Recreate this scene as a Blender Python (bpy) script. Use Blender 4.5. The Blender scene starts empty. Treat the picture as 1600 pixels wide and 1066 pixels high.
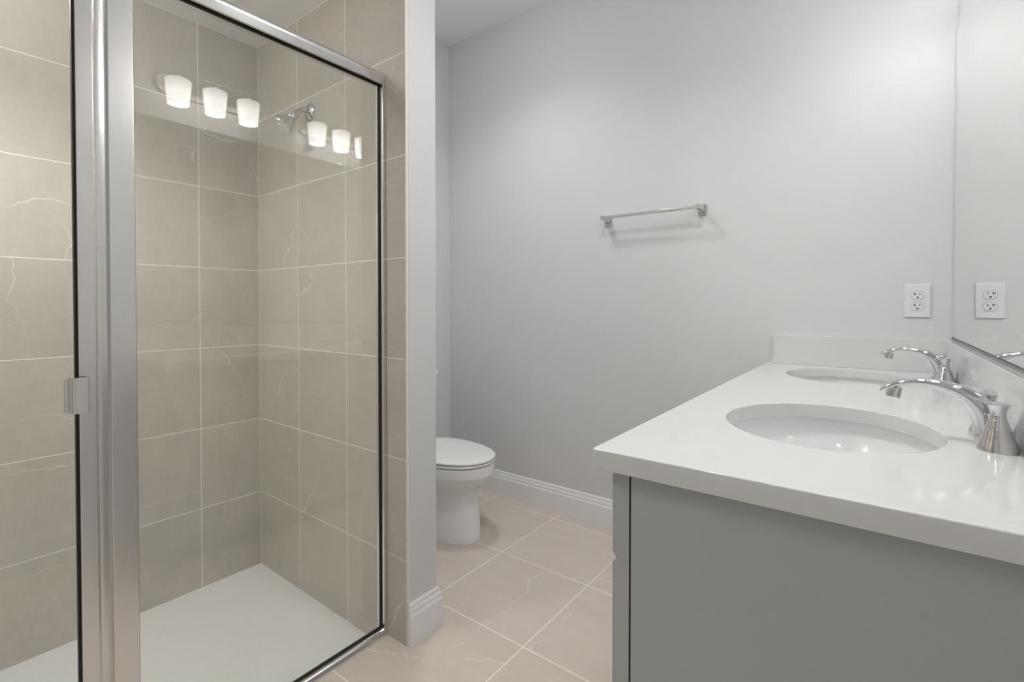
import bpy, bmesh, math, random
from mathutils import Vector, Matrix
random.seed(4)
S = bpy.context.scene
COL = S.collection
R = math.radians

# ---------------------------------------------------------------- camera, world, exposure
cam = bpy.data.objects.new('camera', bpy.data.cameras.new('camera'))
COL.objects.link(cam)
cam.location = (0, 0, 1.1222)
cam.rotation_euler = (R(90 - 0.833), 0, R(37.367))
cam.data.sensor_width = 36
cam.data.lens = 756.147 / 1600 * 36
cam.data.shift_y = -(533 - 488.64) / 1600
cam.data.clip_start = 0.01
S.camera = cam
S.view_settings.view_transform = 'Standard'
S.view_settings.look = 'None'
S.view_settings.gamma = 1
S.view_settings.exposure = 0.0
W = bpy.data.worlds.new('world'); S.world = W; W.use_nodes = True
W.node_tree.nodes['Background'].inputs[0].default_value = (1.0, 0.985, 0.96, 1)
W.node_tree.nodes['Background'].inputs[1].default_value = 0.4   # dim fill light added behind the camera, let in by the unseen doorway
BULB = 8.5       # bulbs in the vanity fixtures
SHADE = 5.6       # lit opal glass
DOWN = 34.0       # beam of the unseen shower ceiling light
REARFILL = 11.0  # beam of the added ceiling light behind the camera
NOOKFILL = 27.0  # beam of the added ceiling light over the nook
ROOMFILL = 34.0    # beam of the added light between shower and vanity

# ---------------------------------------------------------------- dimensions
XB, YE, XE, YB = -2.2319, 1.0432, -1.2291, 1.1751     # shower back wall, shower end wall, partition end, partition nook side
YF, XN, XM = 2.2397, -2.2183, 0.1985                  # far wall, toilet wall, mirror wall
ZC, ZP, ZCEIL = 2.2822, -0.0483, 2.7812
CX, CY, CZ, CT = -0.3766, 0.7077, 0.8879, 0.0325
YN = -1.30
XG = -1.350                                           # glass plane

# ---------------------------------------------------------------- materials
def mat(name):
    m = bpy.data.materials.new(name); m.use_nodes = True
    return m, m.node_tree, m.node_tree.nodes['Principled BSDF']
def simple(name, col, rough=.5, metal=0, **kw):
    m, t, p = mat(name)
    p.inputs['Base Color'].default_value = (*col, 1)
    p.inputs['Roughness'].default_value = rough
    p.inputs['Metallic'].default_value = metal
    for k, v in kw.items(): p.inputs[k.replace('_', ' ')].default_value = v
    return m
class NB:
    def __init__(s, t): s.t = t
    def n(s, typ, **kw):
        x = s.t.nodes.new(typ)
        for k, v in kw.items(): setattr(x, k, v)
        return x
    def l(s, a, b): s.t.links.new(a, b)
    def m(s, op, a, b=None, c=None, clamp=False):
        x = s.n('ShaderNodeMath', operation=op); x.use_clamp = clamp
        for i, v in enumerate((a, b, c)):
            if v is None: continue
            if isinstance(v, (int, float)): x.inputs[i].default_value = v
            else: s.l(v, x.inputs[i])
        return x.outputs[0]
    def mix(s, f, a, b):
        x = s.n('ShaderNodeMix', data_type='RGBA')
        for sock, v in ((x.inputs[0], f), (x.inputs[6], a), (x.inputs[7], b)):
            if isinstance(v, (int, float)): sock.default_value = v
            elif isinstance(v, tuple): sock.default_value = (*v, 1)
            else: s.l(v, sock)
        return x.outputs[2]
    def noise(s, vec, scale, detail=3, rough=.5, dist=0):
        x = s.n('ShaderNodeTexNoise'); x.inputs['Scale'].default_value = scale
        x.inputs['Detail'].default_value = detail; x.inputs['Roughness'].default_value = rough
        x.inputs['Distortion'].default_value = dist
        s.l(vec, x.inputs['Vector']); return x.outputs['Fac']

def tile_material(name, ax_u, ax_v, u0, v0, size, base, dark, grout, gw, rough=.45):
    m, t, p = mat(name); b = NB(t)
    pos = b.n('ShaderNodeTexCoord').outputs['Object']
    sep = b.n('ShaderNodeSeparateXYZ'); b.l(pos, sep.inputs[0])
    U = b.m('DIVIDE', b.m('SUBTRACT', sep.outputs[ax_u], u0), size)
    V = b.m('DIVIDE', b.m('SUBTRACT', sep.outputs[ax_v], v0), size)
    fu, fv = b.m('FLOOR', U), b.m('FLOOR', V)
    def edge(q):
        f = b.m('FRACT', q); d = b.m('MINIMUM', f, b.m('SUBTRACT', 1.0, f))
        return b.m('MULTIPLY', d, size)
    d = b.m('MINIMUM', edge(U), edge(V))
    mr = b.n('ShaderNodeMapRange'); mr.interpolation_type = 'SMOOTHSTEP'
    b.l(d, mr.inputs[0]); mr.inputs[1].default_value = gw * .5 - .0007; mr.inputs[2].default_value = gw * .5 + .0007
    mr.inputs[3].default_value = 1; mr.inputs[4].default_value = 0
    g = mr.outputs[0]
    idv = b.n('ShaderNodeCombineXYZ'); b.l(fu, idv.inputs[0]); b.l(fv, idv.inputs[1])
    wn = b.n('ShaderNodeTexWhiteNoise', noise_dimensions='2D'); b.l(idv.outputs[0], wn.inputs['Vector'])
    off = b.n('ShaderNodeVectorMath', operation='SCALE'); b.l(wn.outputs['Color'], off.inputs[0]); off.inputs['Scale'].default_value = 19
    add = b.n('ShaderNodeVectorMath', operation='ADD'); b.l(pos, add.inputs[0]); b.l(off.outputs[0], add.inputs[1])
    mp = b.n('ShaderNodeMapping'); b.l(add.outputs[0], mp.inputs[0])
    mp.inputs['Rotation'].default_value = (.5, .6, .7); mp.inputs['Scale'].default_value = (1, 3.2, 1.6)
    c1 = b.noise(mp.outputs[0], 3.0, 5, .6, .4)
    c2 = b.noise(mp.outputs[0], 26, 4, .65)
    f = b.m('ADD', b.m('MULTIPLY', b.m('SUBTRACT', c1, .5), 1.5), b.m('MULTIPLY', b.m('SUBTRACT', c2, .5), .9))
    f = b.m('ADD', f, b.m('MULTIPLY', b.m('SUBTRACT', wn.outputs['Value'], .5), .35))
    f = b.m('ADD', f, .5, clamp=True)
    colr = b.mix(f, dark, base)
    # thin pale veins
    vein = None
    for rot, k_, w, o3 in (((.55, .85, .45), 2.3, .0048, 0.0), ((-.5, .35, 1.0), 1.8, .0034, 5.3)):
        mp2 = b.n('ShaderNodeMapping'); b.l(add.outputs[0], mp2.inputs[0])
        mp2.inputs['Rotation'].default_value = rot; mp2.inputs['Location'].default_value = (o3, o3, o3)
        sx = b.n('ShaderNodeSeparateXYZ'); b.l(mp2.outputs[0], sx.inputs[0])
        nz = b.noise(mp2.outputs[0], 3.2, 4, .55)
        val = b.m('FRACT', b.m('ADD', b.m('MULTIPLY', sx.outputs[0], k_), b.m('MULTIPLY', nz, .42)))
        k = b.m('SUBTRACT', 1.0, b.m('DIVIDE', b.m('ABSOLUTE', b.m('SUBTRACT', val, .5)), w), clamp=True)
        msk = b.noise(mp2.outputs[0], 4.5, 2)
        k = b.m('MULTIPLY', k, b.m('MULTIPLY', b.m('SUBTRACT', msk, .42), 5, clamp=True))
        vein = k if vein is None else b.m('MAXIMUM', vein, k)
    colr = b.mix(b.m('MULTIPLY', vein, .55), colr, tuple(min(1, c * 1.75) for c in base))
    colr = b.mix(g, colr, grout)
    b.l(colr, p.inputs['Base Color'])
    b.l(b.m('ADD', b.m('MULTIPLY', g, .35), b.m('ADD', rough, b.m('MULTIPLY', c2, .1))), p.inputs['Roughness'])
    bump = b.n('ShaderNodeBump'); bump.inputs['Strength'].default_value = .35; bump.inputs['Distance'].default_value = .002
    hgt = b.m('SUBTRACT', b.m('MULTIPLY', c2, .25), g)
    b.l(hgt, bump.inputs['Height']); b.l(bump.outputs[0], p.inputs['Normal'])
    p.inputs['Specular IOR Level'].default_value = .35
    return m

TB, TD, TG = (.60, .56, .50), (.49, .455, .40), (.82, .79, .735)
M = {}
M['tile_back'] = tile_material('tile_back', 1, 2, .8038, ZP + .3294, .3328, TB, TD, TG, .0038)
M['tile_end'] = tile_material('tile_end', 0, 2, -1.896, ZP + .3294, .3328, TB, TD, TG, .0038)
M['tile_floor'] = tile_material('tile_floor', 0, 1, -1.3642, 1.7109, .4374, (.68, .61, .54), (.60, .535, .47), (.86, .80, .73), .0052, .42)

def paint(name, col, rough=.6, bs=.12, scale=260):
    m, t, p = mat(name); b = NB(t)
    p.inputs['Base Color'].default_value = (*col, 1); p.inputs['Roughness'].default_value = rough
    pos = b.n('ShaderNodeTexCoord').outputs['Object']
    nz = b.noise(pos, scale, 3, .6)
    bump = b.n('ShaderNodeBump'); bump.inputs['Strength'].default_value = bs; bump.inputs['Distance'].default_value = .002
    b.l(nz, bump.inputs['Height']); b.l(bump.outputs[0], p.inputs['Normal'])
    p.inputs['Specular IOR Level'].default_value = .3
    return m
M['wall'] = paint('wall_paint', (.71, .715, .72), .6, .22, 190)
M['ceiling'] = paint('ceiling_paint', (.91, .915, .92), .8, .3, 120)
M['trim'] = paint('trim_paint', (.88, .88, .89), .35, .02)
M['cabinet'] = paint('cabinet_paint', (.47, .48, .485), .4, .03, 90)
M['dark'] = simple('shadow_gap', (.03, .03, .03), .8)
M['black'] = simple('black_gasket', (.006, .006, .006), .55)
M['chrome'] = simple('chrome', (.70, .70, .71), .035, 1)
M['chrome_soft'] = simple('chrome_satin', (.80, .80, .80), .16, 1)
M['barmetal'] = simple('towel_bar_metal', (.66, .66, .66), .12, 1)
M['nickel'] = simple('brushed_nickel', (.52, .50, .48), .28, 1)
M['porcelain'] = simple('porcelain', (.88, .88, .885), .08, 0, Coat_Weight=.3)
M['lid'] = simple('toilet_seat_plastic', (.82, .82, .81), .22)
M['plastic'] = simple('outlet_plastic', (.80, .80, .81), .3)
M['gap'] = simple('outlet_gap', (.45, .45, .45), .6)
M['slot'] = simple('outlet_slot', (.01, .01, .01), .7)
M['mirror'] = simple('mirror_silver', (.90, .915, .905), .0, 1)
M['mirror_edge'] = simple('mirror_edge', (.03, .035, .03), .4)

def quartz():
    m, t, p = mat('quartz_white'); b = NB(t)
    pos = b.n('ShaderNodeTexCoord').outputs['Object']
    a = b.noise(pos, 3.2, 6, .6, 1.2)
    v = b.m('SUBTRACT', 1.0, b.m('DIVIDE', b.m('ABSOLUTE', b.m('SUBTRACT', a, .52)), .02), clamp=True)
    k = b.noise(pos, 5, 2)
    v = b.m('MULTIPLY', v, b.m('MULTIPLY', b.m('SUBTRACT', k, .45), 4, clamp=True))
    sp = b.noise(pos, 420, 2)
    c = b.mix(b.m('MULTIPLY', v, .16), (.73, .73, .725), (.50, .495, .48))
    c = b.mix(b.m('MULTIPLY', b.m('SUBTRACT', sp, .5), .25, clamp=True), c, (.6, .6, .6))
    b.l(c, p.inputs['Base Color']); p.inputs['Roughness'].default_value = .09
    return m
M['quartz'] = quartz()

def brushed():
    m, t, p = mat('brushed_aluminium'); b = NB(t)
    pos = b.n('ShaderNodeTexCoord').outputs['Object']
    mp = b.n('ShaderNodeMapping'); b.l(pos, mp.inputs[0]); mp.inputs['Scale'].default_value = (1, 1, .01)
    nz = b.noise(mp.outputs[0], 900, 2)
    b.l(b.m('ADD', .20, b.m('MULTIPLY', nz, .10)), p.inputs['Roughness'])
    p.inputs['Base Color'].default_value = (.80, .79, .785, 1); p.inputs['Metallic'].default_value = 1
    return m
M['alu'] = brushed()

def pan():
    m, t, p = mat('shower_pan_composite'); b = NB(t)
    pos = b.n('ShaderNodeTexCoord').outputs['Object']
    n1 = b.noise(pos, 180, 3, .7); n2 = b.noise(pos, 30, 3)
    c = b.mix(b.m('ADD', b.m('MULTIPLY', b.m('SUBTRACT', n1, .5), 1.6), .5, clamp=True), (.665, .67, .67), (.78, .785, .785))
    b.l(c, p.inputs['Base Color']); p.inputs['Roughness'].default_value = .5
    bump = b.n('ShaderNodeBump'); bump.inputs['Strength'].default_value = .3; bump.inputs['Distance'].default_value = .002
    b.l(b.m('ADD', n1, n2), bump.inputs['Height']); b.l(bump.outputs[0], p.inputs['Normal'])
    return m
M['pan'] = pan()

def glass():
    # clear pane: each face reflects by Schlick's law and lets the rest straight through
    m, t, p = mat('clear_glass'); b = NB(t); t.nodes.remove(p)
    geo = b.n('ShaderNodeNewGeometry')
    dot = b.n('ShaderNodeVectorMath', operation='DOT_PRODUCT')
    b.l(geo.outputs['Normal'], dot.inputs[0]); b.l(geo.outputs['Incoming'], dot.inputs[1])
    c = b.m('ABSOLUTE', dot.outputs['Value'])
    F = b.m('ADD', .055, b.m('MULTIPLY', .945, b.m('POWER', b.m('SUBTRACT', 1.0, c), 5)), clamp=True)
    tr = b.n('ShaderNodeBsdfTransparent'); tr.inputs[0].default_value = (.975, .985, .972, 1)
    gl = b.n('ShaderNodeBsdfGlossy'); gl.inputs['Roughness'].default_value = 0.0
    mx = b.n('ShaderNodeMixShader'); b.l(F, mx.inputs[0]); b.l(tr.outputs[0], mx.inputs[1]); b.l(gl.outputs[0], mx.inputs[2])
    b.l(mx.outputs[0], t.nodes['Material Output'].inputs['Surface'])
    return m
M['glass'] = glass()

def emit(name, col, strength):
    m, t, p = mat(name)
    p.inputs['Base Color'].default_value = (.85, .85, .85, 1)
    p.inputs['Emission Color'].default_value = (*col, 1); p.inputs['Emission Strength'].default_value = strength
    p.inputs['Roughness'].default_value = .3
    return m
M['bulb'] = emit('lit_bulb', (1, .985, .965), BULB)
M['shade'] = emit('lit_opal_glass', (1, .985, .97), SHADE)
def _glow():                                           # the bulb sits low in the opal shade, so the glass glows stronger there
    t = M['shade'].node_tree; b = NB(t)
    sep = b.n('ShaderNodeSeparateXYZ'); b.l(b.n('ShaderNodeTexCoord').outputs['Object'], sep.inputs[0])
    mr = b.n('ShaderNodeMapRange'); b.l(sep.outputs[2], mr.inputs[0])
    mr.inputs[1].default_value = -.004; mr.inputs[2].default_value = -.075
    mr.inputs[3].default_value = SHADE * .55; mr.inputs[4].default_value = SHADE * 1.35
    b.l(mr.outputs[0], t.nodes['Principled BSDF'].inputs['Emission Strength'])
_glow()
M['globe'] = emit('fill_globe', (1, .985, .965), 40.0)  # globe form added so the glow also reaches the shower ceiling
M['lens'] = emit('fill_lens', (1, .985, .965), 24.0)  # glow of the added room lights, lifts the upper walls

# ---------------------------------------------------------------- mesh helpers
def link(name, bm, m, parent=None, smooth=True, angle=35):
    me = bpy.data.meshes.new(name)
    bmesh.ops.recalc_face_normals(bm, faces=bm.faces)
    bm.to_mesh(me); bm.free()
    if smooth:
        for f in me.polygons: f.use_smooth = True
        me.set_sharp_from_angle(angle=R(angle))
    me.materials.append(M[m])
    o = bpy.data.objects.new(name, me); COL.objects.link(o)
    if smooth:
        wn = o.modifiers.new('normals', 'WEIGHTED_NORMAL'); wn.keep_sharp = True; wn.weight = 90
    if parent: o.parent = parent
    return o
def box(bm, x0, x1, y0, y1, z0, z1, bev=0, seg=2):
    r = bmesh.ops.create_cube(bm, size=1)
    vs = r['verts']
    for v in vs:
        v.co = Vector((x0 + (v.co.x + .5) * (x1 - x0), y0 + (v.co.y + .5) * (y1 - y0), z0 + (v.co.z + .5) * (z1 - z0)))
    if bev:
        es = list({e for v in vs for e in v.link_edges})
        bmesh.ops.bevel(bm, geom=es, offset=bev, segments=seg, affect='EDGES', profile=.5)
def B(*a, **k):
    bm = bmesh.new(); box(bm, *a, **k); return bm
def loft(bm, rings, cap0=True, cap1=True, closed=True):
    vr = [[bm.verts.new(p) for p in r] for r in rings]
    n = len(vr[0])
    for a, b in zip(vr, vr[1:]):
        for i in range(n if closed else n - 1):
            j = (i + 1) % n
            bm.faces.new((a[i], a[j], b[j], b[i]))
    if cap0: bm.faces.new(vr[0][::-1])
    if cap1: bm.faces.new(vr[-1])
def lathe(bm, prof, mtx=Matrix(), n=40, cap0=True, cap1=True):
    rings = [[mtx @ Vector((r * math.cos(2 * math.pi * i / n), r * math.sin(2 * math.pi * i / n), z)) for i in range(n)] for r, z in prof]
    loft(bm, rings, cap0, cap1)
def smooth_path(pts, k=6):
    out = []
    P = [Vector(p) for p in pts]
    P = [2 * P[0] - P[1]] + P + [2 * P[-1] - P[-2]]
    for i in range(1, len(P) - 2):
        for s in range(k):
            t = s / k
            a, b, c, d = P[i - 1], P[i], P[i + 1], P[i + 2]
            out.append(.5 * ((2 * b) + (-a + c) * t + (2 * a - 5 * b + 4 * c - d) * t * t + (-a + 3 * b - 3 * c + d) * t ** 3))
    out.append(P[-2]); return out
def tube(bm, pts, rad, n=20, side=Vector((0, 1, 0)), ratio=None, expo=2):
    """sweep along pts; rad = list of (half width along side, half thickness) or floats"""
    rings = []
    for i, p in enumerate(pts):
        t = (pts[min(i + 1, len(pts) - 1)] - pts[max(i - 1, 0)]).normalized()
        s = (side - side.dot(t) * t).normalized(); u = t.cross(s)
        w, h = rad[i] if isinstance(rad[i], tuple) else (rad[i], rad[i])
        ring = []
        for k in range(n):
            a = 2 * math.pi * k / n; c, d = math.cos(a), math.sin(a)
            c = math.copysign(abs(c) ** (2 / expo), c); d = math.copysign(abs(d) ** (2 / expo), d)
            ring.append(p + s * (w * c) + u * (h * d))
        rings.append(ring)
    loft(bm, rings)
def lerp_list(vals, n):
    out = []
    for i in range(n):
        f = i / (n - 1) * (len(vals) - 1); k = min(int(f), len(vals) - 2); t = f - k
        a, b = vals[k], vals[k + 1]
        out.append(tuple(x + (y - x) * t for x, y in zip(a, b)) if isinstance(a, tuple) else a + (b - a) * t)
    return out
def prism(bm, prof, p0, p1, out, miter0=0, miter1=0):
    """baseboard: prof = [(depth, height)], run from p0 to p1, depth along 'out'"""
    p0, p1, out = Vector(p0), Vector(p1), Vector(out); d = (p1 - p0).normalized()
    loft(bm, [[p0 + out * a + Vector((0, 0, z)) + d * (a * miter0) for a, z in prof],
              [p1 + out * a + Vector((0, 0, z)) + d * (a * miter1) for a, z in prof]])
def axis_m(loc, direction):
    q = Vector(direction).normalized().to_track_quat('Z', 'Y')
    return Matrix.Translation(Vector(loc)) @ q.to_matrix().to_4x4()

def struct(name, bm, m, smooth=False):
    o = link(name, bm, m, None, smooth); o['kind'] = 'structure'; return o
def thing(name, label, cat, loc=(0, 0, 0), group=None):
    o = bpy.data.objects.new(name, None); COL.objects.link(o); o.location = loc
    o.empty_display_size = .05
    o['label'] = label; o['category'] = cat
    if group: o['group'] = group
    return o
def tag(o, label, cat, group=None):
    o['label'] = label; o['category'] = cat
    if group: o['group'] = group
    return o
def copy_tree(o, parent=None):
    c = o.copy(); COL.objects.link(c); c.parent = parent
    for ch in list(o.children): copy_tree(ch, c)
    return c

# ---------------------------------------------------------------- room shell
bm = bmesh.new()
XS = -1.3285                                           # floor tile stops at the shower sill
box(bm, XS, XM + .12, YN - .12, YF + .12, -.12, 0)
box(bm, -2.35, XS, YE + .012, YF + .12, -.12, 0)
box(bm, -2.35, XS, YN - .12, -.50, -.12, 0)
struct('floor', bm, 'tile_floor')
struct('ceiling', B(-2.35, XM + .12, YN - .12, YF + .12, ZCEIL, ZCEIL + .1), 'ceiling')
struct('wall_far', B(-2.35, XM + .12, YF, YF + .12, 0, ZCEIL), 'wall')
struct('wall_mirror_side', B(XM, XM + .12, YN - .12, YF, 0, ZCEIL), 'wall')
struct('wall_toilet_nook', B(-2.35, XN, YB, YF, 0, ZCEIL), 'wall')
struct('wall_partition', B(-2.35, XE, YE + .010, YB, -.0483, ZCEIL, bev=.003), 'wall')
struct('wall_shower_back', B(-2.35, XB, -.5, YE, ZP - .05, ZC), 'tile_back')
struct('wall_shower_end', B(-2.35, XE - .001, YE, YE + .010, ZP - .05, ZCEIL - .3), 'tile_end')
struct('wall_shower_near', B(-2.35, XE - .001, -.62, -.5, -.1, ZC), 'tile_end')
struct('ceiling_shower', B(-2.35, -1.24, -.5, YE, ZC, ZC + .1), 'ceiling')
struct('wall_shower_header', B(-1.24 - .11, XE, -.62, YE + .01, ZC - .001, ZCEIL), 'wall')
bm = bmesh.new()                                       # wall behind the camera with its doorway
box(bm, -2.35, -1.00, YN - .12, YN, 0, ZCEIL); box(bm, -.10, XM, YN - .12, YN, 0, ZCEIL)
box(bm, -1.00, -.10, YN - .12, YN, 2.05, ZCEIL)
struct('wall_behind', bm, 'wall')
struct('wall_left_behind', B(-2.35, -1.5, YN, -.62, 0, ZCEIL), 'wall')

# shower pan
bm = bmesh.new()
x0, x1, y0, y1 = XB, XS, -.5, YE
nx, ny = 24, 40
cx_, cy_ = (x0 + x1) / 2, (y0 + y1) / 2
vv = [[bm.verts.new((x0 + (x1 - x0) * i / nx, y0 + (y1 - y0) * j / ny,
        ZP - .012 * (1 - max(abs(2 * i / nx - 1), abs(2 * j / ny - 1))))) for j in range(ny + 1)] for i in range(nx + 1)]
for i in range(nx):
    for j in range(ny): bm.faces.new((vv[i][j], vv[i + 1][j], vv[i + 1][j + 1], vv[i][j + 1]))
box(bm, x0, x1, y0, y1, ZP - .07, ZP - .03)
sp = thing('shower_pan', 'pale grey speckled shower pan between the tiled walls and the glass', 'shower pan', (cx_, cy_, ZP - .07))
def keep(o, p):
    o.parent = p; o.matrix_parent_inverse = Matrix.Translation(-Vector(p.location)); return o
keep(link('basin', bm, 'pan'), sp)
bm = bmesh.new(); lathe(bm, [(.048, 0), (.048, .003), (.044, .005), (.02, .004)], Matrix.Translation((cx_, cy_, ZP - .0125)))
keep(link('drain', bm, 'chrome'), sp)

# baseboards: stepped profile
H_ = .140
BP = [(0, 0), (.0145, 0), (.0145, .098), (.0125, .1005), (.0125, .103), (.0105, .1055), (.0105, .116), (.0085, .1185), (.0085, .121), (.0065, .124), (.0065, .133), (.003, H_), (0, H_)]
bm = bmesh.new(); prism(bm, BP, (XN, YF, 0), (-.326, YF, 0), (0, -1, 0)); struct('baseboard_far', bm, 'trim')
bm = bmesh.new(); prism(bm, BP, (XN, YB, 0), (XN, YF, 0), (1, 0, 0)); struct('baseboard_nook', bm, 'trim')
bm = bmesh.new(); prism(bm, BP, (XE, YE + .004, 0), (XE, YB, 0), (1, 0, 0), 0, 1)
prism(bm, BP, (XE, YB, 0), (XN, YB, 0), (0, 1, 0), -1, 0)
struct('baseboard_partition', bm, 'trim')
bm = bmesh.new(); prism(bm, BP, (XM, .70, 0), (XM, YN, 0), (-1, 0, 0)); struct('baseboard_right', bm, 'trim')
# door casing of the doorway behind the camera
bm = bmesh.new()
box(bm, -1.06, -.99, YN, YN + .016, 0, 2.11, bev=.004); box(bm, -.11, -.04, YN, YN + .016, 0, 2.11, bev=.004)
box(bm, -.99, -.11, YN, YN + .016, 2.05, 2.11, bev=.004)
struct('trim_1', bm, 'trim')

# ---------------------------------------------------------------- shower enclosure
se = thing('shower_enclosure', 'framed clear glass shower enclosure with wide satin metal post and hinged door', 'shower enclosure', (XG, .35, 0))
P = lambda n, b_, m_, par=se, **k: keep(link(n, b_, m_, par, **k), par) if par is se else link(n, b_, m_, par, **k)
def part(n, bm_, m_, **k):
    return keep(link(n, bm_, m_, None, **k), se)
def sub(n, bm_, m_, par, **k):
    o = link(n, bm_, m_, None, **k); o.parent = par; return o
YA, YZ = -.5, YE
ZT = 1.873                                             # glass top
HX = -1.329
# header: rounded extrusion
prof = []
for k in range(11):
    a = math.pi / 2 * k / 10
    prof.append((HX - .020 + .020 * math.sin(a), 1.884 + .024 * math.cos(a)))
prof = [(-1.385, 1.905)] + prof + [(HX, 1.862), (HX - .004, 1.860), (HX - .006, 1.868), (-1.385, 1.868)]
bm = bmesh.new(); loft(bm, [[Vector((x, y, z)) for x, z in prof] for y in (YA, YZ)])
part('header_rail', bm, 'chrome_soft')
# wall channel at the end wall
bm = bmesh.new(); box(bm, -1.372, HX - .003, YE - .012, YE, .012, 1.868, bev=.0015)
part('wall_channel', bm, 'alu')
# sill
sprof = [(-1.372, -.0005), (HX, -.0005), (HX, .007), (HX - .006, .016), (HX - .012, .020), (HX - .018, .020), (-1.364, .014), (-1.372, .004)]
bm = bmesh.new(); loft(bm, [[Vector((x, y, z)) for x, z in sprof] for y in (YA, YZ)])
part('sill_track', bm, 'chrome_soft')
# wide post between the door and the fixed panel
bm = bmesh.new(); box(bm, -1.378, -1.335, .3065, .3530, .0205, 1.860, bev=.002)
post = part('post', bm, 'alu')
bm = bmesh.new()
rp = [(-1.376, .2860), (-1.3405, .2860), (-1.3402, .2900), (-1.3404, .2950), (-1.3412, .3000), (-1.3426, .3050), (-1.3430, .3065), (-1.376, .3065)]
loft(bm, [[Vector((x, y, z)) for x, y in rp] for z in (.0205, 1.860)])
part('strike_jamb', bm, 'alu')
# fixed panel
fp = part('fixed_panel', B(-1.354, -1.348, .353, YE - .0125, .022, ZT - .008), 'glass', smooth=False)
g = .0042
bm = bmesh.new()
y0, y1, z0, z1 = .3532, YE - .0122, .0205, ZT - .004
for a in ((y0, y0 + .003, z0, z1), (y1 - g, y1, z0, z1), (y0 + .003, y1 - g, z0, z0 + .0055), (y0 + .003, y1 - g, z1 - .009, z1)):
    box(bm, -1.3550, -1.3470, *a)
sub('gasket', bm, 'black', fp, smooth=False)
# door
dr = part('door', B(-1.354, -1.348, -.44, .252, .035, ZT - .020), 'glass', smooth=False)
bm = bmesh.new(); box(bm, -1.360, -1.340, .2540, .2838, .024, ZT - .012, bev=.0022)
sub('door_stile', bm, 'alu', dr)
bm = bmesh.new(); box(bm, -1.360, -1.340, -.475, -.440, .024, ZT - .012, bev=.002); sub('hinge_stile', bm, 'alu', dr)
bm = bmesh.new(); box(bm, -1.360, -1.340, -.44, .254, .024, .040, bev=.002); sub('door_rail', bm, 'alu', dr)
bm = bmesh.new(); box(bm, -1.360, -1.340, -.44, .254, ZT - .030, ZT - .012, bev=.002); sub('door_rail', bm, 'alu', dr)
bm = bmesh.new(); box(bm, -1.3575, -1.3445, .2498, .2540, .040, ZT - .03)
sub('door_gasket', bm, 'black', dr, smooth=False)
# wrap-around pull clipped over the stile edge
hp = [(-1.340, .2705), (-1.326, .2690), (-1.3225, .2655), (-1.3225, .2480), (-1.3260, .2420), (-1.3330, .2385), (-1.3400, .2385),
      (-1.3400, .2405), (-1.3335, .2410), (-1.3285, .2440), (-1.3262, .2480), (-1.3262, .2620), (-1.3290, .2650), (-1.340, .2660)]
bm = bmesh.new()
n_ = 7
prof_ = [Vector((x, y, 0)) for x, y in hp]
z0, z1 = .897, .972
va = [bm.verts.new(p + Vector((0, 0, z0))) for p in prof_]; vb = [bm.verts.new(p + Vector((0, 0, z1))) for p in prof_]
N = len(va)
for i in range(N): bm.faces.new((va[i], va[(i + 1) % N], vb[(i + 1) % N], vb[i]))
bm.faces.new(va[::-1]); bm.faces.new(vb)
sub('door_pull', bm, 'chrome_soft', dr)
bm = bmesh.new(); box(bm, -1.355, -1.340, .2320, .2385, .899, .970, bev=.001); sub('pull_latch', bm, 'alu', dr)

# ---------------------------------------------------------------- shower head
EX, EZ = -1.797, 1.885
sh = thing('shower_sprayer', 'chrome shower head angled down from the tiled shower end wall', 'shower head', (EX, YE, EZ))
bm = bmesh.new(); lathe(bm, [(.034, 0), (.034, .004), (.030, .009), (.018, .013), (.012, .016)], axis_m((0, 0, 0), (0, -1, 0)))
link('escutcheon', bm, 'chrome', sh)
pts = smooth_path([(0, -.004, 0), (0, -.025, .001), (0, -.042, -.005), (0, -.055, -.018), (0, -.066, -.034)], 6)
bm = bmesh.new(); tube(bm, pts, [.0095] * len(pts), side=Vector((1, 0, 0))); link('shower_arm', bm, 'chrome', sh)
dirv = Vector((0, -.66, -.75)).normalized(); base = Vector((0, -.060, -.026))
bm = bmesh.new(); lathe(bm, [(.012, 0), (.015, .001), (.015, .012), (.0135, .014), (.0135, .018), (.018, .020), (.019, .026), (.017, .032), (.013, .036)], axis_m(base, dirv))
link('swivel_collar', bm, 'chrome', sh)
bm = bmesh.new(); lathe(bm, [(.013, .030), (.020, .038), (.030, .052), (.037, .068), (.040, .078), (.0405, .086), (.038, .089)], axis_m(base, dirv))
hd = link('spray_head', bm, 'chrome', sh)
bm = bmesh.new(); lathe(bm, [(.0375, .0885), (.036, .0915), (.018, .0915), (.016, .094), (.004, .094)], axis_m(base, dirv))
sub('spray_face', bm, 'chrome_soft', hd)

# ---------------------------------------------------------------- towel bar
tb = thing('towel_bar', 'short square chrome towel bar mounted on the white far wall', 'towel bar', (-.868, YF, 1.552))
for sx in (-.2285, .2285):
    bm = bmesh.new(); box(bm, sx - .018, sx + .018, -.010, 0, -.026, .022, bev=.0025)
    mt = link('mounting_post', bm, 'barmetal', tb)
    bm = bmesh.new()
    def rr(y, hw, z0, z1): return [Vector((sx - hw, y, z0)), Vector((sx + hw, y, z0)), Vector((sx + hw, y, z1)), Vector((sx - hw, y, z1))]
    loft(bm, [rr(-.009, .014, -.018, .018), rr(-.04, .010, -.009, .014), rr(-.078, .010, -.008, .012)])
    bmesh.ops.bevel(bm, geom=list(bm.edges), offset=.0015, segments=2, affect='EDGES')
    sub('bracket_arm', bm, 'barmetal', mt)
bm = bmesh.new(); box(bm, -.222, .222, -.0755, -.0625, -.0055, .0085, bev=.001); link('bar', bm, 'barmetal', tb)

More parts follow.
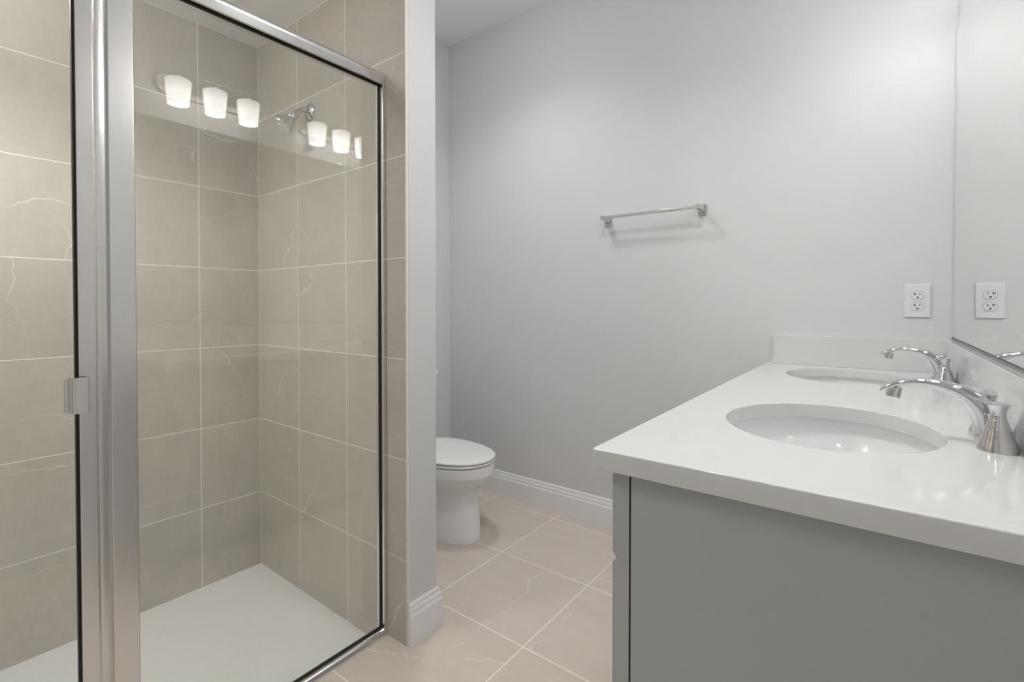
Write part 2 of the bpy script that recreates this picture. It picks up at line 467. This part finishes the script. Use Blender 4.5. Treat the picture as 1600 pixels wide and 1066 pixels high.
# ---------------------------------------------------------------- outlets
def outlet(loc, rz, label):
    o = thing('wall_outlet', label, 'outlet', loc, None); o.rotation_euler = (0, 0, rz)   # local -y faces the room
    bm = bmesh.new()
    box(bm, -.0365, .0365, -.0055, 0, -.0595, .0595, bev=.0035, seg=3); link('cover_plate', bm, 'plastic', o)
    for s in (1, -1):
        cz = s * .0195
        bm = bmesh.new()
        ring = []
        for k in range(32):
            a = 2 * math.pi * k / 32; x, z = .0172 * math.cos(a), .0172 * math.sin(a); z = max(-.0142, min(.0142, z)); ring.append((x, z + cz))
        loft(bm, [[Vector((x, -.005, z)) for x, z in ring], [Vector((x, -.0075, z)) for x, z in ring]])
        rc = link('receptacle', bm, 'plastic', o)
        bm = bmesh.new()
        loft(bm, [[Vector((x * 1.07, -.0050, cz + (z - cz) * 1.07)) for x, z in ring], [Vector((x * 1.07, -.0058, cz + (z - cz) * 1.07)) for x, z in ring]])
        sub('rim_gap', bm, 'gap', rc, smooth=False)
        bm = bmesh.new()
        box(bm, -.0077, -.0053, -.0079, -.0070, cz + .0005, cz + .0085)
        box(bm, -.0120, -.0077, -.0079, -.0070, cz + .0032, cz + .0054)
        box(bm, .0053, .0073, -.0079, -.0070, cz + .0008, cz + .0078)
        lathe(bm, [(.0027, .0070), (.0027, .0079)], axis_m((0, 0, cz - .0075), (0, -1, 0)), n=14)
        sub('slots', bm, 'slot', rc, smooth=False)
    bm = bmesh.new(); lathe(bm, [(.0028, .0050), (.0024, .0062)], axis_m((0, 0, 0), (0, -1, 0)), n=14); link('screw', bm, 'plastic', o)
    return o
outlet((.101, YF, 1.139), 0, 'white two-socket wall outlet above the backsplash on the far wall')
outlet((XM, .455, 1.145), R(-90), 'white two-socket wall outlet beside the near end of the mirror, faint in the glass door')

# ---------------------------------------------------------------- mirror
mi = thing('mirror', 'large frameless wall mirror above the vanity backsplash', 'mirror', (XM, 1.48, 1.012))
MY0, MY1 = .725, YF - .004
bm = B(-.0050, -.0001, MY0 - 1.48, MY1 - 1.48, .0026, 1.055); mm = link('mirror_glass', bm, 'mirror', mi, smooth=False)
bm = bmesh.new(); box(bm, -.0062, -.0001, MY0 - 1.48, MY1 - 1.48, .0, .0025); link('bottom_edge', bm, 'mirror_edge', mi, smooth=False)
for yy in (-.4, .4):
    bm = bmesh.new(); box(bm, -.009, -.0055, yy - .012, yy + .012, 1.045, 1.063, bev=.001)
    link('mirror_clip', bm, 'chrome_soft', mi)

# ---------------------------------------------------------------- vanity cabinet
va_ = thing('vanity_cabinet', 'grey painted double vanity cabinet under the white countertop', 'cabinet', (-.06, 1.47, 0))
def vpart(n, bm_, m_, par=None, **k):
    o = link(n, bm_, m_, None, **k)
    if par: o.parent = par
    else: keep(o, va_)
    return o
VY0, VY1, VX0 = .7285, YF - .001, -.3180
ZU = CZ - CT
bm = bmesh.new(); box(bm, VX0 + .0015, XM - .001, VY0, VY0 + .018, 0.0, ZU, bev=.0008); vpart('side_panel', bm, 'cabinet')
bm = bmesh.new()
box(bm, VX0 + .003, XM - .002, VY0 + .018, VY1, .10, .12); box(bm, XM - .012, XM - .002, VY0 + .018, VY1, .12, ZU)
box(bm, VX0 + .003, XM - .012, VY1 - .018, VY1, .12, ZU); box(bm, VX0 + .055, VX0 + .07, VY0 + .018, VY1, 0, .10)
box(bm, VX0 + .003, VX0 + .028, VY0 + .018, VY1 - .018, ZU - .018, ZU)
vpart('carcass', bm, 'cabinet')
bm = bmesh.new()
box(bm, VX0 - .002, VX0 + .003, VY0 + .003, VY1, .10, ZU - .0005)  # near-black sheet paints the shade of the gaps behind the fronts
vpart('gap_shade_sheet', bm, 'dark', smooth=False)
def front(bm, y0, y1, z0, z1, panel=True):
    """bevelled slab or recessed-panel front, face towards -x"""
    xb, xf = VX0 - .0025, -.3492
    c = .0055; L = .0022
    ring = lambda x, i: [Vector((x, y0 + max(i - c, 0), z0 + i)), Vector((x, y1 - max(i - c, 0), z0 + i)), Vector((x, y1 - max(i - c, 0), z1 - i)), Vector((x, y0 + max(i - c, 0), z1 - i))]
    rs = [ring(xb, -L), ring(xf + c, -L), ring(xf + c, 0), ring(xf, c)]
    if panel: rs += [ring(xf, .055), ring(xf + .008, .063)]
    loft(bm, rs)
gaps = [(VY0 + .0022, 1.235), (1.240, 1.735), (1.740, VY1 - .004)]
for i, (a, b_) in enumerate(gaps):
    bm = bmesh.new(); front(bm, a, b_, .7110, ZU - .004, False); vpart('drawer_front', bm, 'cabinet', smooth=False)
    if i == 1:
        for z0, z1 in ((.413, .706), (.11, .408)):
            bm = bmesh.new(); front(bm, a, b_, z0, z1, True); vpart('drawer_front', bm, 'cabinet', smooth=False)
    else:
        mid = (a + b_) / 2
        for c0, c1 in ((a, mid - .0025), (mid + .0025, b_)):
            bm = bmesh.new(); front(bm, c0, c1, .11, .706, True); vpart('cabinet_door', bm, 'cabinet', smooth=False)

# ---------------------------------------------------------------- countertop with two oval cut-outs
SX, SA, SBY = -.086, .179, .212                        # sink centre x, half width (x), half length (y)
SINKS = (1.142, 1.963)
def countertop():
    cu = bpy.data.curves.new('ct', 'CURVE'); cu.dimensions = '2D'; cu.fill_mode = 'BOTH'
    def poly(pts):
        s = cu.splines.new('POLY'); s.points.add(len(pts) - 1); s.use_cyclic_u = True
        for i, (x, y) in enumerate(pts): s.points[i].co = (x, y, 0, 1)
    r = .006; bv = .0022
    x0, x1, y0, y1 = CX + bv, XM - .0008 - bv, CY + bv, YF - .0008 - bv
    pts = [(x1, y1), (x0, y1)]
    for k in range(7):
        a = math.pi + math.pi / 2 * k / 6
        pts.append((x0 + r + r * math.cos(a), y0 + r + r * math.sin(a)))
    pts.append((x1, y0)); poly(pts)
    for sy in SINKS:
        poly([(SX + (SA + bv) * math.cos(2 * math.pi * k / 96), sy + (SBY + bv) * math.sin(2 * math.pi * k / 96)) for k in range(96)])
    cu.extrude = CT / 2 - bv; cu.bevel_depth = bv; cu.bevel_resolution = 3
    o = bpy.data.objects.new('ct', cu); COL.objects.link(o)
    bpy.context.view_layer.update()
    dg = bpy.context.evaluated_depsgraph_get()
    me = bpy.data.meshes.new_from_object(o.evaluated_get(dg))
    bpy.data.objects.remove(o); bpy.data.curves.remove(cu)
    for v in me.vertices: v.co.z += CZ - CT / 2
    for f in me.polygons: f.use_smooth = True
    me.set_sharp_from_angle(angle=R(40))
    me.materials.clear(); me.materials.append(M['quartz'])
    ob = bpy.data.objects.new('countertop', me); COL.objects.link(ob); return ob
ct = countertop()
tag(ct, 'polished white quartz countertop with two oval sink cut-outs on the grey vanity', 'countertop')
bm = bmesh.new(); box(bm, -.352, XM - .0190, YF - .0205, YF - .0006, CZ, 1.0035, bev=.0015)
tag(link('backsplash', bm, 'quartz'), 'short white quartz backsplash against the towel bar wall below the outlet', 'backsplash', None)
bm = bmesh.new(); box(bm, XM - .0205, XM - .0006, CY + .004, YF - .0006, CZ, 1.0050, bev=.0015)
tag(link('backsplash', bm, 'quartz'), 'long white quartz backsplash running under the mirror behind the faucets', 'backsplash', None)

# ---------------------------------------------------------------- sinks
def sink(y, label):
    o = thing('sink', label, 'sink', (SX, y, ZU - .155), 'undermount oval sinks in the countertop')
    bm = bmesh.new(); n = 96
    def ring(fa, z): return [Vector(((SA + .012) * fa * math.cos(2 * math.pi * k / n), (SBY + .012) * fa * math.sin(2 * math.pi * k / n), z)) for k in range(n)]
    D = .140; T = .155
    inner = []
    for k in range(17):
        t = k / 16 * math.pi / 2
        f = math.cos(t) ** .62; inner.append((max(f, .10), T - .0005 - D * math.sin(t) ** 1.15))
    inner = [(1.0, T - .0005)] + [q for q in inner[1:]]
    outer = [(f + .055, z - .010 if i else T - .0005) for i, (f, z) in enumerate(inner)]
    outer[0] = (1.09, T - .0005); outer.insert(1, (1.09, T - .010)); outer[2] = (1.055, T - .014)
    rings = [ring(f, z) for f, z in outer[::-1]] + [ring(f, z) for f, z in inner]
    loft(bm, rings)
    link('basin', bm, 'porcelain', o)
    bm = bmesh.new(); lathe(bm, [(.030, 0), (.030, .002), (.024, .0035), (.022, .001), (.018, .001), (.017, .006), (.004, .008)], Matrix.Translation((0, 0, T - D)))
    link('drain', bm, 'chrome', o)
    return o
sink(SINKS[0], 'oval white undermount sink nearer the camera, larger in view')
sink(SINKS[1], 'oval white undermount sink at the far end beside the towel bar wall')

# ---------------------------------------------------------------- faucets (local origin on the counter, spout towards -x)
def faucet(y, label):
    o = thing('faucet', label, 'faucet', (.1505, y, CZ), 'chrome two-handle sink faucets')
    # base plate: stadium
    bm = bmesh.new()
    def stad(w, l, z, n=24):
        r = []
        for k in range(n + 1):
            a = -math.pi / 2 + math.pi * k / n; r.append(Vector((w * math.sin(a) * -1, l + w * math.cos(a), z)))
        for k in range(n + 1):
            a = math.pi / 2 + math.pi * k / n; r.append(Vector((w * math.sin(a) * -1, -l + w * math.cos(a), z)))
        return r
    loft(bm, [stad(.0248, .050, 0), stad(.0250, .050, .003), stad(.0240, .050, .008), stad(.0205, .050, .0125), stad(.016, .050, .015)])
    link('base_plate', bm, 'chrome', o)
    # spout
    path = smooth_path([(.001, 0, .002), (-.001, 0, .022), (-.008, 0, .046), (-.020, 0, .066), (-.040, 0, .0830), (-.068, 0, .0935), (-.098, 0, .0965), (-.124, 0, .0918), (-.1415, 0, .0830), (-.1510, 0, .0755)], 6)
    rad = lerp_list([(.020, .0250), (.0175, .0230), (.0165, .0205), (.0155, .0180), (.0148, .0135), (.0142, .0088), (.0140, .0068), (.0138, .0062), (.0125, .0052), (.0080, .0025)], len(path))
    bm = bmesh.new(); tube(bm, path, rad, n=28, expo=2.5); sp_ = link('spout', bm, 'chrome', o)
    bm = bmesh.new(); lathe(bm, [(.0112, 0), (.0112, .0185), (.0102, .0195)], axis_m((-.1295, 0, .0845), (-.15, 0, -1)), n=28)
    sub('aerator', bm, 'chrome', sp_)
    for s in (-1, 1):
        bm = bmesh.new()
        lathe(bm, [(.0252, 0), (.0252, .003), (.0225, .016), (.0188, .0255), (.0191, .0268), (.0155, .038), (.0116, .0490), (.0118, .0500), (.0104, .0520), (.0100, .0580)], Matrix.Translation((0, s * .051, 0)), n=36)
        h = link('handle', bm, 'chrome', o)
        bm = bmesh.new()
        lathe(bm, [(.0098, .0575), (.0098, .0620), (.0110, .0680), (.0132, .0735), (.0136, .0755), (.0125, .0775), (.004, .0790)], Matrix.Translation((0, s * .051, 0)), n=32)
        d = Vector((.22, s, .13)).normalized()
        c0 = Vector((0, s * .051, .0758))
        pth = [c0 + d * (t * .044) for t in [i / 9 for i in range(10)]]
        rd = lerp_list([(.0105, .0024), (.0098, .0024), (.0100, .0022), (.0104, .0020), (.0085, .0016), (.0030, .0008)], 10)
        tube(bm, pth, rd, n=20, side=Vector((1, 0, 0)) if s else None)
        sub('lever', bm, 'chrome', h)
    return o
faucet(SINKS[0], 'chrome two-handle faucet nearest the camera, arching over the nearer sink')
faucet(SINKS[1], 'chrome two-handle faucet at the far sink, partly behind the nearer one')

# ---------------------------------------------------------------- vanity lights above the mirror
def vanity_light(y, label):
    o = thing('vanity_light', label, 'wall light', (XM, y, 2.247), 'three-shade vanity lights above the mirror')
    bm = bmesh.new(); L, w = .185, .055; n = 20
    def st(w_, x):
        r = []
        for k in range(n + 1):
            a = -math.pi / 2 + math.pi * k / n; r.append(Vector((x, L + w_ * math.cos(a), w_ * math.sin(a))))
        for k in range(n + 1):
            a = math.pi / 2 + math.pi * k / n; r.append(Vector((x, -L + w_ * math.cos(a), w_ * math.sin(a))))
        return r
    loft(bm, [st(w, 0), st(w, -.012), st(w - .006, -.020), st(w - .012, -.022)])
    link('back_plate', bm, 'nickel', o)
    for k in (-1, 0, 1):
        yy = k * .1675
        p = smooth_path([(-.018, yy, .015), (-.060, yy, .040), (-.100, yy, .045), (-.118, yy, .020)], 5)
        bm = bmesh.new(); tube(bm, p, [.006] * len(p), n=12)
        lathe(bm, [(.006, .024), (.020, .018), (.024, .004), (.024, -.006)], Matrix.Translation((-.118, yy, 0)), n=24)
        link('arm', bm, 'chrome_soft', o)
        bm = bmesh.new()
        prof = [(.020, .0), (.050, -.0005), (.056, -.004), (.0565, -.010), (.0455, -.122), (.0440, -.123), (.0425, -.122), (.0530, -.010), (.050, -.005), (.020, -.004)]
        lathe(bm, prof, Matrix.Translation((-.118, yy, -.004)), n=40, cap0=True, cap1=True)
        sd = link('lamp_shade', bm, 'shade', o)
        bm = bmesh.new()
        lathe(bm, [(.012, -.008), (.014, -.030), (.026, -.055), (.030, -.072), (.027, -.088), (.015, -.098), (.003, -.101)], Matrix.Translation((-.118, yy, -.004)), n=20)
        sub('bulb', bm, 'bulb', sd)
    return o
vanity_light(1.083, 'three-shade vanity light over the nearer sink, reflected left of the shower head')
vanity_light(1.826, 'three-shade vanity light over the far sink, reflected right of the shower head')

# ---------------------------------------------------------------- toilet (faces +x)
TX0, TY = XN, 1.71
to = thing('toilet', 'white elongated toilet with closed lid in the nook behind the partition', 'toilet', (TX0, TY, 0))
def tring(xc, a_f, a_b, hw, z, n=56, e=2.2):
    """egg ring: front half length a_f, back half a_b"""
    r = []
    for k in range(n):
        t = 2 * math.pi * k / n; c, s = math.cos(t), math.sin(t)
        c = math.copysign(abs(c) ** (2 / e), c); s = math.copysign(abs(s) ** (2 / e), s)
        r.append(Vector((xc + (a_f if c > 0 else a_b) * c, hw * s, z)))
    return r
bm = bmesh.new()
loft(bm, [tring(.44, .262, .26, .122, 0), tring(.44, .264, .26, .124, .006), tring(.44, .262, .26, .122, .014),
          tring(.44, .258, .25, .119, .08), tring(.44, .251, .25, .115, .17), tring(.44, .246, .25, .112, .220), tring(.44, .246, .25, .114, .238),
          tring(.45, .250, .25, .128, .258), tring(.46, .262, .25, .146, .274), tring(.47, .272, .26, .160, .294), tring(.475, .281, .26, .170, .312), tring(.475, .284, .26, .173, .318), tring(.475, .291, .26, .179, .322),
          tring(.475, .294, .26, .181, .332), tring(.475, .296, .26, .182, .368), tring(.475, .292, .26, .179, .374), tring(.475, .27, .24, .155, .375)])
bowl = link('bowl', bm, 'porcelain', to, angle=50)
bm = bmesh.new(); loft(bm, [tring(.475, .293, .22, .180, .3775), tring(.475, .297, .22, .184, .3810), tring(.475, .297, .22, .184, .3875), tring(.475, .294, .22, .181, .3910)])
link('seat', bm, 'lid', to)
bm = bmesh.new(); loft(bm, [tring(.475, .294, .22, .181, .3940), tring(.475, .298, .22, .185, .397), tring(.475, .297, .22, .184, .403), tring(.475, .288, .21, .176, .4085),
                            tring(.475, .25, .18, .145, .4115), tring(.475, .12, .09, .06, .413)])
link('lid', bm, 'lid', to)
for s in (-1, 1):
    bm = bmesh.new(); lathe(bm, [(.012, -.02), (.012, .02)], axis_m((.246, s * .07, .392), (0, 1, 0)), n=16)
    link('hinge', bm, 'lid', to)
bm = bmesh.new(); box(bm, .012, .235, -.11, .11, .30, .379, bev=.015); link('tank_deck', bm, 'porcelain', to)
bm = bmesh.new(); box(bm, .012, .205, -.215, .215, .379, .72, bev=.02, seg=4); tk = link('tank', bm, 'porcelain', to)
bm = bmesh.new(); box(bm, .008, .215, -.225, .225, .7205, .755, bev=.010, seg=3); link('tank_lid', bm, 'porcelain', to)
bm = bmesh.new(); lathe(bm, [(.014, 0), (.014, .008), (.006, .012)], axis_m((.205, -.15, .66), (1, 0, 0)), n=20)
box(bm, .215, .223, -.155, -.085, .652, .666, bev=.003); link('flush_lever', bm, 'chrome', to)

# ---------------------------------------------------------------- unseen ceiling lights; those of the room added as fill
def unseen_light(x, y, z, watts, label, cone=140, r=.080, globe=False):
    o = thing('unseen_ceiling_light', label, 'ceiling light', (x, y, z))
    bm = bmesh.new(); lathe(bm, [(r + .020, 0), (r + .018, -.004), (r + .004, -.007), (r, -.004), (r, -.001)], n=40); link('trim_ring', bm, 'trim', o)
    bm = bmesh.new()
    if globe:
        lathe(bm, [(.004, -.045 - 2 * r)] + [(r * math.sin(math.pi * k / 16), -.045 - r - r * math.cos(math.pi * k / 16)) for k in range(1, 15)] + [(.03, -.042)], n=36)
        st_ = bmesh.new(); lathe(st_, [(.032, -.004), (.032, -.043)], n=24); link('stem', st_, 'trim', o)
    else:
        lathe(bm, [(r - .001, -.002), (r - .001, -.014), (r * .9, -.026), (r * .7, -.035), (r * .4, -.041), (.003, -.043)], n=32)
    link('globe' if globe else 'lens', bm, 'globe' if globe else 'lens', o)
    L = bpy.data.lights.new('unseen_beam', 'SPOT'); L.energy = watts; L.spot_size = R(cone); L.spot_blend = 1.0
    L.shadow_soft_size = r; L.color = (1, .985, .965)
    lo = bpy.data.objects.new('unseen_beam', L); COL.objects.link(lo); lo.parent = o; lo.location = (0, 0, -.06 - (3.2 * r if globe else r))
    return o
unseen_light(-1.66, .05, ZC, DOWN, 'unseen shower light, made a hanging globe to brighten the low ceiling', 165, .07, True)
unseen_light(-.55, -.75, ZCEIL, REARFILL, 'added unseen fill light in the ceiling behind the camera')
unseen_light(-.48, 1.05, ZCEIL, ROOMFILL, 'added unseen fill light in the main ceiling between shower and vanity')
unseen_light(-1.45, 1.55, ZCEIL, NOOKFILL, 'added unseen fill light in the ceiling over the toilet nook')
